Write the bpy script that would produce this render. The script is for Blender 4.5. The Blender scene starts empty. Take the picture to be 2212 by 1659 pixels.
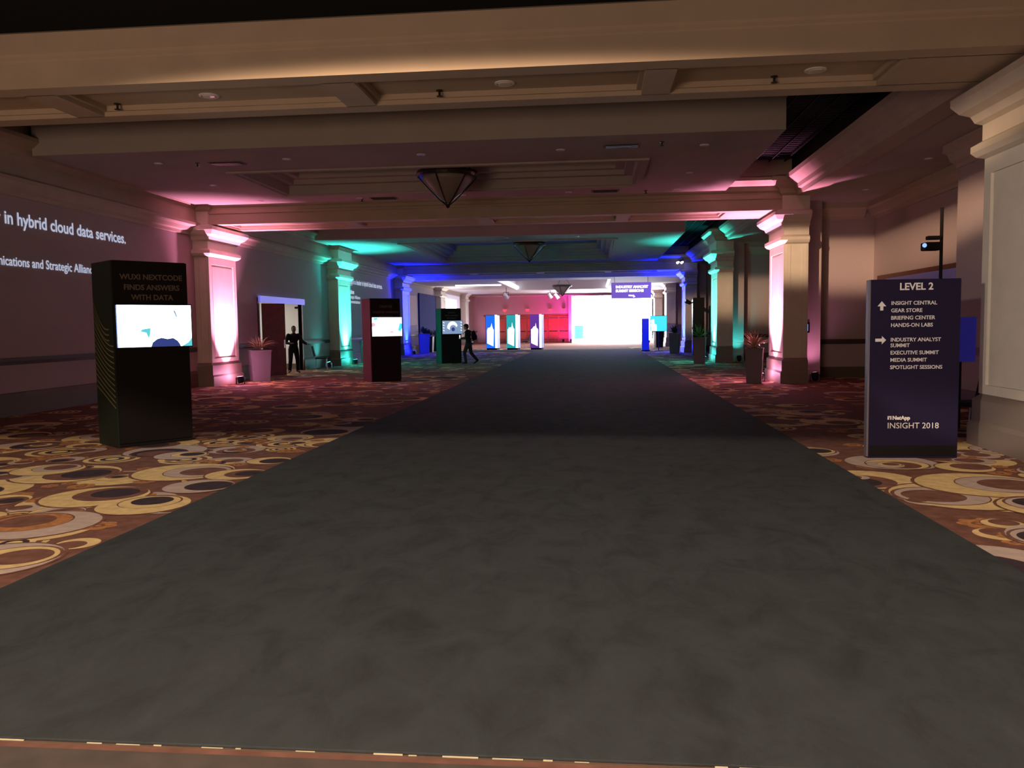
import bpy, bmesh, math, random
from mathutils import Vector, Matrix
random.seed(7)
S = bpy.context.scene
C = S.collection
# ------------------------------------------------------------------ camera
cam_d = bpy.data.cameras.new('camera'); cam = bpy.data.objects.new('camera', cam_d); C.objects.link(cam)
cam_d.sensor_fit = 'HORIZONTAL'; cam_d.sensor_width = 36.0; cam_d.lens = 36.0 * 1790.0 / 2212.0
cam_d.clip_start = 0.05; cam_d.clip_end = 300
R_ = ((0.99503172, 0.00597019, -0.09937921), (0.09869786, 0.07180547, 0.99252340), (-0.01306152, 0.99740079, -0.07085947))
cam.matrix_world = Matrix(((R_[0][0], R_[0][1], -R_[0][2], 0), (R_[1][0], R_[1][1], -R_[1][2], 0),
                           (R_[2][0], R_[2][1], -R_[2][2], 1.65), (0, 0, 0, 1)))
S.camera = cam
# ------------------------------------------------------------------ world, exposure
w = bpy.data.worlds.new('night'); S.world = w; w.use_nodes = True
w.node_tree.nodes['Background'].inputs[0].default_value = (0.045, 0.032, 0.030, 1)
w.node_tree.nodes['Background'].inputs[1].default_value = 1.0
S.view_settings.view_transform = 'Standard'; S.view_settings.look = 'None'
S.view_settings.exposure = 0.0; S.view_settings.gamma = 1.0; S.view_settings.use_curve_mapping = False

def light(name, kind, loc, target, power, color, size=0.1, cone=60, blend=0.5, scale=None, sy=None, parent=None):
    d = bpy.data.lights.new(name, kind); d.energy = power; d.color = color
    if kind == 'SPOT':
        d.spot_size = math.radians(cone); d.spot_blend = blend; d.shadow_soft_size = size
    elif kind == 'AREA':
        d.shape = 'RECTANGLE'; d.size = size; d.size_y = sy or size; d.spread = math.radians(cone if cone else 180)
    else:
        d.shadow_soft_size = size
    o = bpy.data.objects.new(name, d); C.objects.link(o); o.location = loc
    v = Vector(target) - Vector(loc)
    o.rotation_euler = v.to_track_quat('-Z', 'Y').to_euler()
    if scale: o.scale = scale
    return o

WARM = (1.0, 0.80, 0.58); TUNG = (1.0, 0.66, 0.42)
# wash light behind the camera, flagged so that it ends on the floor under the first beam
light('wash_light', 'SPOT', (-1.2, -3.0, 8.2), (-0.7, 4.2, 0), 10900, (1, .80, .61), 0.12, 42.6, 0.16, scale=(4.2, 1, 1))
# narrow warm beam shining in from the hall behind on the left, skimming under the first beam
light('hall_light', 'SPOT', (-8.0, -5.0, 5.10), (5.9, 25.9, 3.25), 40000, TUNG, 0.15, 3.6, 1.0, scale=(11, 1, 1))
light('foyer_fill', 'AREA', (-6.3, -6.0, 0.75), (-4.8, 10.0, 6.0), 560, (1, .69, .50), 6, 180, sy=1.2)  # added unseen fill, warms beam and slab faces like bounce off the floor
# small added spot to brighten the near right pillar, no fixture there
light('pillar_fill', 'SPOT', (-2.2, 1.0, 2.3), (5.05, 10.6, 1.9), 1800, (1, .88, .76), 0.05, 19, 0.25)

# ------------------------------------------------------------------ materials
def mat(name, col, rough=0.7, metal=0.0, emit=None, es=0.0, noise=0.0, nscale=6.0, bump=0.0, spec=0.3):
    m = bpy.data.materials.new(name); m.use_nodes = True; nt = m.node_tree
    b = nt.nodes['Principled BSDF']
    b.inputs['Base Color'].default_value = (*col, 1); b.inputs['Roughness'].default_value = rough
    b.inputs['Metallic'].default_value = metal; b.inputs['Specular IOR Level'].default_value = spec
    if emit:
        b.inputs['Emission Color'].default_value = (*emit, 1); b.inputs['Emission Strength'].default_value = es
    if noise or bump:
        tc = nt.nodes.new('ShaderNodeTexCoord'); n = nt.nodes.new('ShaderNodeTexNoise')
        n.inputs['Scale'].default_value = nscale; n.inputs['Detail'].default_value = 6
        nt.links.new(tc.outputs['Object'], n.inputs['Vector'])
        if noise:
            cr = nt.nodes.new('ShaderNodeValToRGB')
            cr.color_ramp.elements[0].position = 0.3; cr.color_ramp.elements[1].position = 0.7
            cr.color_ramp.elements[0].color = (*[c * (1 - noise) for c in col], 1)
            cr.color_ramp.elements[1].color = (*[min(1, c * (1 + noise)) for c in col], 1)
            nt.links.new(n.outputs['Fac'], cr.inputs['Fac']); nt.links.new(cr.outputs['Color'], b.inputs['Base Color'])
        if bump:
            bp = nt.nodes.new('ShaderNodeBump'); bp.inputs['Strength'].default_value = bump; bp.inputs['Distance'].default_value = 0.01
            nt.links.new(n.outputs['Fac'], bp.inputs['Height']); nt.links.new(bp.outputs['Normal'], b.inputs['Normal'])
    return m

def mat_runner():
    m = bpy.data.materials.new('charcoal_carpet'); m.use_nodes = True; nt = m.node_tree; b = nt.nodes['Principled BSDF']
    b.inputs['Roughness'].default_value = 0.95; b.inputs['Specular IOR Level'].default_value = 0.1
    tc = nt.nodes.new('ShaderNodeTexCoord')
    mp = nt.nodes.new('ShaderNodeMapping'); mp.inputs['Scale'].default_value = (1.3, 0.8, 1)
    nt.links.new(tc.outputs['Object'], mp.inputs['Vector'])
    n1 = nt.nodes.new('ShaderNodeTexNoise'); n1.inputs['Scale'].default_value = 2.6; n1.inputs['Detail'].default_value = 9; n1.inputs['Roughness'].default_value = .68
    n1.inputs['Distortion'].default_value = 0.6
    n2 = nt.nodes.new('ShaderNodeTexNoise'); n2.inputs['Scale'].default_value = 240; n2.inputs['Detail'].default_value = 2
    nt.links.new(mp.outputs[0], n1.inputs['Vector']); nt.links.new(tc.outputs['Object'], n2.inputs['Vector'])
    cr = nt.nodes.new('ShaderNodeValToRGB'); e = cr.color_ramp.elements
    e[0].position = .27; e[0].color = (.042, .044, .044, 1); e[1].position = .50; e[1].color = (.062, .068, .070, 1)
    x = e.new(.72); x.color = (.076, .083, .087, 1)
    nt.links.new(n1.outputs['Fac'], cr.inputs['Fac'])
    mx = nt.nodes.new('ShaderNodeMixRGB'); mx.blend_type = 'MULTIPLY'; mx.inputs[0].default_value = 0.35
    nt.links.new(cr.outputs[0], mx.inputs[1]); nt.links.new(n2.outputs['Fac'], mx.inputs[2])
    nt.links.new(mx.outputs[0], b.inputs['Base Color'])
    bp = nt.nodes.new('ShaderNodeBump'); bp.inputs['Strength'].default_value = .3; bp.inputs['Distance'].default_value = .004
    nt.links.new(n2.outputs['Fac'], bp.inputs['Height']); nt.links.new(bp.outputs[0], b.inputs['Normal'])
    return m

M = {}
M['wall'] = mat('wallpaper_taupe', (.44, .35, .34), .85, noise=.06, nscale=40)
M['plaster'] = mat('cream_plaster', (.46, .37, .28), .8, noise=.05, nscale=2.0)
M['ceil'] = mat('ceiling_plaster', (.40, .35, .31), .85, noise=.04, nscale=1.5)
M['stone'] = mat('pillar_plaster', (.62, .56, .47), .6, noise=.05, nscale=3)
M['plinth'] = mat('brown_plinth', (.24, .19, .15), .6)
M['frieze'] = mat('frieze_paint', (.20, .155, .13), .8)
M['base'] = mat('brown_baseboard', (.13, .10, .07), .6)
M['rail'] = mat('brown_rail', (.07, .045, .04), .5)
M['black'] = mat('black_void', (.006, .006, .005), .9)
M['grid'] = mat('dark_grid_metal', (.022, .02, .022), .7)
M['runner'] = mat_runner()
M['tile'] = mat('brown_stone_floor', (.105, .08, .068), .6, noise=.15, nscale=8)
M['glint'] = mat('painted_seam_glint', (.75, .62, .42), .4)
M['rust'] = mat('carpet_rust', (.215, .098, .072), .95, noise=.25, nscale=7, spec=.1)
M['gold'] = mat('carpet_gold', (.80, .57, .27), .95, noise=.15, nscale=9, spec=.1)
M['lilac'] = mat('carpet_lilac', (.58, .44, .38), .95, noise=.12, nscale=9, spec=.1)
M['navy'] = mat('carpet_plum', (.060, .040, .050), .95, noise=.2, nscale=9, spec=.1)
M['orange'] = mat('carpet_orange', (.50, .215, .085), .95, noise=.3, nscale=14, spec=.1)
M['kblack'] = mat('satin_black_panel', (.013, .011, .011), .6, spec=.08)
M['kmaroon'] = mat('maroon_panel', (.085, .030, .035), .5)
M['kgreen'] = mat('green_panel', (.012, .075, .055), .5)
M['kolive'] = mat('dark_olive_panel', (.012, .020, .014), .5)
M['kline'] = mat('gold_line_print', (.16, .15, .06), .6)
M['ktext'] = mat('dim_brown_lettering', (.16, .12, .09), .6)
M['scr'] = mat('screen_white', (.02, .02, .02), .3, emit=(.80, .93, 1.0), es=5.0)
M['scr2'] = mat('screen_cyan_white', (.02, .02, .02), .3, emit=(.85, 1, .97), es=3.2)
M['scrb'] = mat('screen_blue_grey', (.02, .02, .02), .3, emit=(.22, .32, .50), es=1.0)
M['scrl'] = mat('screen_pale_blue', (.02, .02, .02), .3, emit=(.80, .90, 1), es=1.3)
M['scrnavy'] = mat('screen_navy', (.02, .02, .02), .3, emit=(.03, .05, .22), es=1.0)
M['scrteal'] = mat('screen_teal', (.02, .02, .02), .3, emit=(.10, .55, .60), es=1.2)
M['scrpink'] = mat('screen_pink', (.02, .02, .02), .3, emit=(1, .45, .6), es=1.2)
M['scrcy'] = mat('screen_cyan', (.02, .02, .02), .3, emit=(.06, .78, .95), es=1.1)
M['halo'] = mat('screen_edge_blue', (.02, .02, .02), .3, emit=(.15, .3, .9), es=1.0)
M['signp'] = mat('sign_plum', (.017, .012, .038), .6, spec=.12)
M['signedge'] = mat('sign_edge', (.22, .20, .24), .4, metal=.4)
M['signtxt'] = mat('sign_lettering', (.78, .74, .72), .6)
M['walltxt'] = mat('projected_lettering', (.5, .5, .5), .7, emit=(.62, .70, .92), es=.62)  # projector light on the wall, put into letters that glow weakly
M['wood'] = mat('red_brown_door', (.10, .028, .016), .4, noise=.2, nscale=5)
M['woodred'] = mat('cherry_door', (.34, .085, .05), .45, noise=.15, nscale=5)
M['metal'] = mat('brushed_metal', (.5, .5, .5), .3, metal=1)
M['darkm'] = mat('dark_metal', (.03, .03, .03), .4, metal=.6)
M['lens'] = mat('fixture_lens', (.8, .8, .8), .1)
M['chair'] = mat('dark_blue_fabric', (.012, .014, .03), .8)
M['planter'] = mat('grey_planter', (.16, .15, .16), .6)
M['soil'] = mat('dark_soil', (.02, .015, .01), .95, bump=.5, nscale=30)
M['leafd'] = mat('dark_leaf', (.03, .06, .025), .5)
M['leafg'] = mat('green_leaf', (.10, .32, .08), .5)
M['leaft'] = mat('tan_leaf', (.46, .30, .20), .5)
M['lamp'] = mat('recessed_lamp_glass', (.75, .66, .6), .2)
M['chand'] = mat('chandelier_bronze', (.035, .025, .02), .35, metal=.6)
M['glassd'] = mat('alabaster_bowl', (.22, .18, .15), .4)
M['skin'] = mat('skin', (.34, .19, .13), .6)
M['hair'] = mat('dark_hair', (.02, .014, .01), .7)
M['cloth'] = mat('black_jacket', (.012, .012, .018), .85)
M['cloth2'] = mat('dark_trousers', (.010, .010, .010), .9)
M['cloth3'] = mat('grey_trousers', (.030, .030, .026), .9)
M['shoe'] = mat('dark_shoe', (.012, .010, .010), .5)
M['white'] = mat('white_wall', (.72, .72, .70), .8)
M['headerp'] = mat('violet_lit_panel', (.05, .05, .1), .5, emit=(.15, .14, .62), es=1.0)
M['headerd'] = mat('violet_panel_dim', (.10, .08, .16), .5, emit=(.05, .035, .09), es=.6)
M['ledwhite'] = mat('led_wall_white', (.5, .5, .5), .5, emit=(.84, .90, 1.0), es=26.0)
M['ledcy'] = mat('led_wall_cyan', (.1, .3, .3), .5, emit=(.12, .85, .90), es=1.0)
M['ledcyd'] = mat('led_wall_cyan_dark', (.1, .3, .3), .5, emit=(.08, .45, .75), es=1.0)
M['cove'] = mat('cove_light', (.8, .8, .8), .5, emit=(.93, .90, 1), es=2.5)
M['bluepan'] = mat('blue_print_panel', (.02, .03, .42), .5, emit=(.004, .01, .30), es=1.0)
M['bluelit'] = mat('blue_lit_panel', (.02, .02, .2), .5, emit=(.010, .008, .085), es=1.0)
M['drape'] = mat('navy_drape', (.025, .03, .16), .9)
M['reddoor'] = mat('red_panel', (.28, .05, .06), .6)
M['sconce'] = mat('red_sconce_glass', (.5, .1, .1), .4, emit=(1, .09, .12), es=.8)
M['lblue'] = mat('lightbox_blue', (.02, .05, .3), .4, emit=(.01, .16, .85), es=1.0)
M['lteal'] = mat('lightbox_teal', (.02, .2, .2), .4, emit=(.02, .33, .30), es=1.0)
M['lpurp'] = mat('lightbox_purple', (.1, .02, .2), .4, emit=(.10, .03, .20), es=1.0)
M['lglow'] = mat('lightbox_glow', (.8, .9, .9), .4, emit=(.85, 1, 1), es=1.4)
M['lside'] = mat('lightbox_side', (.7, .7, .8), .5, emit=(.30, .38, .70), es=.55)
M['hsign'] = mat('hanging_sign_face', (.22, .13, .42), .5, emit=(.25, .14, .52), es=.7)
M['hsigntxt'] = mat('hanging_sign_lettering', (.9, .9, .9), .5, emit=(1, .97, 1), es=2.0)
M['whitepan'] = mat('lobby_white_paint', (.75, .73, .78), .7)
M['wglow'] = mat('lit_white_sign', (.8, .8, .8), .5, emit=(1, .97, 1), es=3)

# ------------------------------------------------------------------ mesh helpers
def new_obj(name, bm, m, parent=None, loc=None, rotz=0, smooth=False):
    me = bpy.data.meshes.new(name); bm.to_mesh(me); bm.free()
    for x in (m if isinstance(m, (list, tuple)) else [m]): me.materials.append(x)
    if smooth:
        for p in me.polygons: p.use_smooth = True
    o = bpy.data.objects.new(name, me); C.objects.link(o)
    if parent: o.parent = parent
    if loc: o.location = loc
    if rotz: o.rotation_euler = (0, 0, rotz)
    return o
def tag(o, label=None, cat=None, group=None, kind=None):
    if label: o['label'] = label
    if cat: o['category'] = cat
    if group: o['group'] = group
    if kind: o['kind'] = kind
    return o
def thing(name, label, cat, loc=(0, 0, 0), rotz=0, group=None):
    o = bpy.data.objects.new(name, None); C.objects.link(o); o.empty_display_size = .2
    o.location = loc; o.rotation_euler = (0, 0, rotz)
    return tag(o, label, cat, group)
def box(bm, x0, x1, y0, y1, z0, z1, mi=0):
    vs = [bm.verts.new(p) for p in ((x0, y0, z0), (x1, y0, z0), (x1, y1, z0), (x0, y1, z0), (x0, y0, z1), (x1, y0, z1), (x1, y1, z1), (x0, y1, z1))]
    for f in ((0, 3, 2, 1), (4, 5, 6, 7), (0, 1, 5, 4), (1, 2, 6, 5), (2, 3, 7, 6), (3, 0, 4, 7)):
        bm.faces.new([vs[i] for i in f]).material_index = mi
def bx(x0, x1, y0, y1, z0, z1):
    bm = bmesh.new(); box(bm, x0, x1, y0, y1, z0, z1); return bm
def bevel(bm, r=.01, seg=2):
    bmesh.ops.bevel(bm, geom=bm.edges[:], offset=r, segments=seg, affect='EDGES', profile=.5); return bm
def tube(bm, pts, r, seg=8, mi=0):
    pts = [Vector(p) for p in pts]; rings = []
    rs = r if isinstance(r, (list, tuple)) else [r] * len(pts)
    for i, p in enumerate(pts):
        d = (pts[min(i + 1, len(pts) - 1)] - pts[max(i - 1, 0)]).normalized()
        a = d.cross(Vector((0, 0, 1)));
        if a.length < .05: a = d.cross(Vector((0, 1, 0)))
        a.normalize(); b = d.cross(a)
        rings.append([bm.verts.new(p + a * math.cos(t) * rs[i] + b * math.sin(t) * rs[i]) for t in [2 * math.pi * k / seg for k in range(seg)]])
    for i in range(len(rings) - 1):
        for k in range(seg):
            bm.faces.new((rings[i][k], rings[i][(k + 1) % seg], rings[i + 1][(k + 1) % seg], rings[i + 1][k])).material_index = mi
    bm.faces.new(rings[0]); bm.faces.new(rings[-1][::-1])
def lathe(bm, prof, cx=0, cy=0, seg=24, mi=0):
    rings = [[bm.verts.new((cx + r * math.cos(t), cy + r * math.sin(t), z)) for t in [2 * math.pi * k / seg for k in range(seg)]] for r, z in prof]
    for i in range(len(rings) - 1):
        for k in range(seg):
            bm.faces.new((rings[i][k], rings[i][(k + 1) % seg], rings[i + 1][(k + 1) % seg], rings[i + 1][k])).material_index = mi
    bm.faces.new(rings[0][::-1]); bm.faces.new(rings[-1])
def loft_rect(bm, prof, x0, x1, y0, y1, sides='xXyY'):
    """stack of rectangles (offset, z); only the named sides move outward"""
    rings = []
    for o, z in prof:
        a = x0 - (o if 'x' in sides else 0); b = x1 + (o if 'X' in sides else 0)
        c = y0 - (o if 'y' in sides else 0); d = y1 + (o if 'Y' in sides else 0)
        rings.append([bm.verts.new(p) for p in ((a, c, z), (b, c, z), (b, d, z), (a, d, z))])
    for i in range(len(rings) - 1):
        for k in range(4):
            bm.faces.new((rings[i][k], rings[i][(k + 1) % 4], rings[i + 1][(k + 1) % 4], rings[i + 1][k]))
    bm.faces.new(rings[0][::-1]); bm.faces.new(rings[-1])
def extrude_y(bm, poly, y0, y1, mi=0):
    """closed polygon of (x, z) extruded along y"""
    a = [bm.verts.new((x, y0, z)) for x, z in poly]; b = [bm.verts.new((x, y1, z)) for x, z in poly]
    n = len(poly)
    for i in range(n): bm.faces.new((a[i], a[(i + 1) % n], b[(i + 1) % n], b[i])).material_index = mi
    bm.faces.new(a[::-1]).material_index = mi; bm.faces.new(b).material_index = mi
def extrude_x(bm, poly, x0, x1, mi=0):
    a = [bm.verts.new((x0, y, z)) for y, z in poly]; b = [bm.verts.new((x1, y, z)) for y, z in poly]
    n = len(poly)
    for i in range(n): bm.faces.new((a[i], a[(i + 1) % n], b[(i + 1) % n], b[i])).material_index = mi
    bm.faces.new(a[::-1]).material_index = mi; bm.faces.new(b).material_index = mi
def fixn(bm):
    bmesh.ops.recalc_face_normals(bm, faces=bm.faces[:]); return bm
def struct(name, bm, m):
    return tag(new_obj(name, fixn(bm), m), kind='structure')
def text_bm(s, size, align='LEFT', depth=.004, spacing=1.0, bold=0.0):
    """lettering in the XZ plane facing -Y, baseline at z=0"""
    cu = bpy.data.curves.new('t', 'FONT'); cu.body = s; cu.size = size; cu.align_x = align; cu.extrude = depth
    cu.space_character = spacing; cu.resolution_u = 3; cu.offset = bold
    o = bpy.data.objects.new('t', cu); C.objects.link(o)
    dg = bpy.context.evaluated_depsgraph_get(); dg.update()
    me = bpy.data.meshes.new_from_object(o.evaluated_get(dg))
    bm = bmesh.new(); bm.from_mesh(me); bpy.data.meshes.remove(me)
    C.objects.unlink(o); bpy.data.objects.remove(o); bpy.data.curves.remove(cu)
    bmesh.ops.transform(bm, matrix=Matrix.Rotation(math.pi / 2, 4, 'X'), verts=bm.verts)
    return bm
def moved(bm, dx=0, dy=0, dz=0, rz=0):
    bmesh.ops.transform(bm, matrix=Matrix.Translation((dx, dy, dz)) @ Matrix.Rotation(rz, 4, 'Z'), verts=bm.verts); return bm
def merge(dst, src):
    me = bpy.data.meshes.new('m'); src.to_mesh(me); src.free(); dst.from_mesh(me); bpy.data.meshes.remove(me)

WL = -11.35; FL = -10.95; FR = 5.05; AR = 8.0
PY = [(9.7, 11.4), (22.8, 24.6), (34.8, 36.6), (46.8, 48.6), (58.8, 60.6), (70.2, 71.9)]
ENDY = 80.0
# ------------------------------------------------------------------ floor with printed carpet pattern
bm = bmesh.new()
box(bm, -16, 9, 2.98, ENDY + .2, -.06, 0, 0)
def disc(cx, cy, r, z, mi, seg=28, sx=1.0, ang=0):
    vs = []
    for k in range(seg):
        t = 2 * math.pi * k / seg; x = math.cos(t) * r * sx; y = math.sin(t) * r
        vs.append(bm.verts.new((cx + x * math.cos(ang) - y * math.sin(ang), cy + x * math.sin(ang) + y * math.cos(ang), z)))
    bm.faces.new(vs).material_index = mi
Z = [.0006]
RU, GO, LI, NA, ORA = 0, 1, 2, 3, 4
def inside(cx, cy, r):
    return not (-3.8 - .0 < cx + r and cx - r < 2.75) and cx - r > WL + .02 and cx + r < AR - .02
def crescent(cx, cy, r, ang, c1, c2, lev):
    z = Z[0] + lev * .0007 + random.uniform(0, .00008)
    disc(cx, cy, r * 1.06, z, RU); disc(cx, cy, r, z + .0001, c1)
    ox, oy = math.cos(ang), math.sin(ang)
    disc(cx + ox * r * .30, cy + oy * r * .30, r * .70, z + .0002, RU)
    disc(cx + ox * r * .28, cy + oy * r * .28, r * .66, z + .0003, c2)
    disc(cx + ox * r * .40, cy + oy * r * .40, r * .46, z + .0004, NA if random.random() < .45 else RU)
def flower(cx, cy, r, lev):
    z = Z[0] + lev * .0007 + random.uniform(0, .00008)
    for k in range(6):
        t = k * math.pi / 3; disc(cx + math.cos(t) * r * .62, cy + math.sin(t) * r * .62, r * .42, z + .00002 * k, ORA, 12)
    disc(cx, cy, r * .36, z + .0002, RU, 12); disc(cx, cy, r * .18, z + .0003, ORA, 10)
def swirl(cx, cy, r, lev):
    z = Z[0] + lev * .0007 + random.uniform(0, .00008)
    for i in range(5):
        disc(cx, cy, r * (1 - i * .19), z + .0001 * i, (GO, RU, GO, NA, GO)[i], 24)
random.seed(11)
y = 3.4
lev = 0
while y < 60:
    x = WL + .6
    while x < AR:
        px, py_ = x + random.uniform(-.3, .3), y + random.uniform(-.3, .3)
        r = random.uniform(.22, .62); k = random.random(); lev = (lev + 1) % 4
        if py_ - r > 3.0 and (px + r < -3.86 or px - r > 2.82 or True):
            if not (-3.7 < px < 2.6):
                if k < .60:
                    crescent(px, py_, r, random.uniform(0, 6.28), random.choice((GO, GO, LI)), random.choice((LI, GO, NA, RU)), lev)
                elif k < .72: swirl(px, py_, r * .7, lev)
                for j in range(2 if y < 25 else 1):
                    flower(px + random.uniform(-.7, .7), max(3.3, py_ + random.uniform(-.7, .7)), random.uniform(.08, .17), (lev + 2) % 4)
                    qx, qy = px + random.uniform(-.6, .6), max(3.3, py_ + random.uniform(-.5, .5))
                    if random.random() < .5: crescent(qx, qy, random.uniform(.12, .24), random.uniform(0, 6.28), random.choice((GO, LI)), RU, (lev + 1) % 4)
        x += .80 if y < 14 else 1.05
    y += .80 if y < 14 else 1.0
# the large gold crescents nearest the runner
for cx, cy, r, a, c1, c2, lv in ((-4.75, 9.1, .56, .1, GO, LI, 4), (-4.05, 8.95, .34, .4, GO, RU, 5), (-4.95, 7.7, .50, 1.0, GO, RU, 5), (-4.15, 8.25, .36, .2, LI, NA, 6),
                                 (-4.25, 7.35, .42, 1.6, GO, GO, 5), (-5.4, 10.3, .34, .8, LI, GO, 4), (-4.05, 9.9, .27, -.2, GO, NA, 4), (-4.75, 6.55, .50, 2.6, LI, ORA, 5),
                                 (-4.35, 5.5, .46, .5, LI, GO, 4), (-6.5, 9.2, .4, 1.2, GO, LI, 4), (3.85, 8.6, .62, .0, GO, LI, 4), (4.75, 8.0, .5, .2, GO, NA, 5),
                                 (4.0, 7.55, .46, 1.9, GO, LI, 6), (3.3, 9.75, .2, .5, LI, GO, 4), (4.1, 9.6, .3, .5, GO, RU, 4), (3.6, 6.35, .34, .0, LI, RU, 5), (4.9, 9.3, .36, 2.0, LI, RU, 4), (3.35, 5.7, .4, 2.0, GO, LI, 4)):
    crescent(cx, cy, r, a, c1, c2, lv)
struct('floor', bm, [M['rust'], M['gold'], M['lilac'], M['navy'], M['orange']])
bm = bx(-14, 9, -4, 2.98, -.06, 0)
o = struct('floor', bm, M['tile'])

bm = bmesh.new(); box(bm, -3.8, 2.75, 3.03, 52.0, .0, .012)
tag(new_obj('carpet_runner', bevel(bm, .003, 2), M['runner']), 'wide charcoal carpet runner down the middle of the corridor', 'carpet runner')
bm = bmesh.new(); box(bm, -8.6, -3.82, 51.2, 54.6, 0, .02); box(bm, -3.82, 3.4, 52.02, 54.6, 0, .02)
tag(new_obj('carpet_strip', bm, M['runner']), 'narrow dark carpet strip crossing the far end of the corridor before the lightboxes', 'carpet')
t = thing('seam_tape', 'seam tape with pale painted glints along the near edge of the runner', 'tape', (0, 3.02, 0)); x = -3.8
new_obj('tape_strip', bx(-3.8, 2.75, -.004, .002, 0, .003), M['base'], t)
while x < 2.7:
    l = random.uniform(.02, .14)
    if random.random() < .6: new_obj('painted_glint', bx(x, x + l, .000, .005, 0, random.uniform(.004, .008)), M['glint'], t)  # pale slivers painted as glints of light along the seam
    x += l + random.uniform(.02, .12)

# ------------------------------------------------------------------ walls
bm = bmesh.new()   # left wall with a doorway (27.3..31.4) up to 2.55
T = WL - .12
box(bm, T, WL, -4, 27.3, 0, 6.6); box(bm, T, WL, 31.4, ENDY, 0, 6.6); box(bm, T, WL, 27.3, 31.4, 2.55, 6.6)
struct('wall_left', bm, M['wall'])
bm = bmesh.new()   # right side, stepping back into alcoves
box(bm, 7.0, 8.3, -4, 17.0, 0, 6.6)
box(bm, AR, 8.3, 17.0, ENDY, 0, 6.6)
struct('wall_right', bm, M['wall'])
bm = bmesh.new(); box(bm, 3.5, AR, ENDY, ENDY + .3, 0, 6.6); box(bm, T, 3.5, ENDY, ENDY + .3, 0, 6.6)
struct('wall_back', bm, M['wall'])
for i, (a, b) in enumerate(PY):   # spur walls closing each alcove behind a pillar
    bm = bx(6.3, AR, b + .3, b + .6, 0, 6.0)
    struct('wall_right', bm, M['wall'])
    bm = bmesh.new(); loft_rect(bm, [(.02, 0), (.02, .3), (0, .34), (0, 4.3)], 5.66, 6.3, b - .6, b + .6, 'y')
    box(bm, 5.66, 6.3, b - .6, b + .6, 4.3, 6.0)
    struct('trim_1', bm, M['wall'])
# frieze / crown in the alcoves
for (xa, y0, y1) in ((7.0, 11.5, 17.0), (AR, 17.0, 24.9), (AR, 25.2, 36.9), (AR, 37.2, 48.9)):
    bm = bmesh.new(); extrude_y(bm, [(xa, 4.55), (xa - .04, 4.55), (xa - .06, 4.62), (xa - .15, 4.66), (xa - .22, 4.8), (xa - .30, 4.84), (xa - .30, 4.98), (xa, 4.98)], y0, y1)
    struct('trim_2', bm, M['plaster'])
    bm = bmesh.new(); extrude_y(bm, [(xa, .98), (xa - .03, .98), (xa - .04, 1.05), (xa - .03, 1.12), (xa, 1.12)], y0, y1)
    struct('trim_3', bm, M['rail'])
    struct('baseboard_right', bx(xa - .03, xa, y0, y1, 0, .32), M['base'])
for a, b in PY[1:5]:
    bm = bmesh.new(); extrude_x(bm, [(b + .3, 4.55), (b + .26, 4.55), (b + .24, 4.62), (b + .15, 4.66), (b + .08, 4.8), (b, 4.84), (b, 4.98), (b + .3, 4.98)], 6.3, AR - .3)
    struct('trim_2', bm, M['plaster'])
    bm = bmesh.new(); extrude_x(bm, [(b + .3, .98), (b + .27, .98), (b + .26, 1.05), (b + .27, 1.12), (b + .3, 1.12)], 6.3, AR - .05); struct('trim_3', bm, M['rail'])
    struct('baseboard_right', bx(6.3, AR - .04, b + .27, b + .3, 0, .32), M['base'])
# left wall rail and base
for y0, y1 in ((-4, 9.5), (11.6, 22.7), (24.7, 27.2), (31.5, 34.7), (36.7, 46.7), (48.7, 58.7), (60.7, 70.1), (72, ENDY - .02)):
    bm = bmesh.new(); extrude_y(bm, [(WL, 1.0), (WL + .03, 1.0), (WL + .045, 1.07), (WL + .03, 1.14), (WL, 1.14)], y0, y1); struct('trim_4', bm, M['rail'])
    bm = bmesh.new(); extrude_y(bm, [(WL, 0), (WL + .05, 0), (WL + .05, .38), (WL + .03, .44), (WL, .46)], y0, y1); struct('baseboard_left', bm, M['base'])
# left entablature: architrave moulding + frieze + crown
Lp = [(WL, 4.30), (WL + .06, 4.30), (WL + .08, 4.38), (WL + .15, 4.41), (WL + .20, 4.50), (WL + .29, 4.55), (WL + .29, 4.62), (WL + .18, 4.68), (WL + .14, 5.02),
      (WL + .18, 5.06), (WL + .24, 5.10), (WL + .28, 5.20), (WL + .40, 5.26), (WL + .50, 5.34), (WL + .50, 5.42), (WL + .2, 5.5), (WL + .2, 6.5), (WL, 6.5)]
bm = bmesh.new(); extrude_y(bm, Lp, -4, ENDY - .01); struct('trim_5', bm, M['plaster'])
# right entablature (bottom at 4.95)
Rp = [(5.75, 4.95), (5.32, 4.95), (5.30, 5.06), (5.24, 5.10), (5.22, 5.20), (5.12, 5.27), (5.00, 5.36), (4.98, 5.46), (5.2, 5.52), (5.75, 5.52)]
bm = bmesh.new(); extrude_y(bm, Rp, -4, ENDY - .01); struct('trim_6', bm, M['plaster'])
# alcove ceilings
bm = bmesh.new(); box(bm, 5.75, AR, -4, ENDY, 4.98, 5.1); struct('ceiling', bm, M['ceil'])

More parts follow.
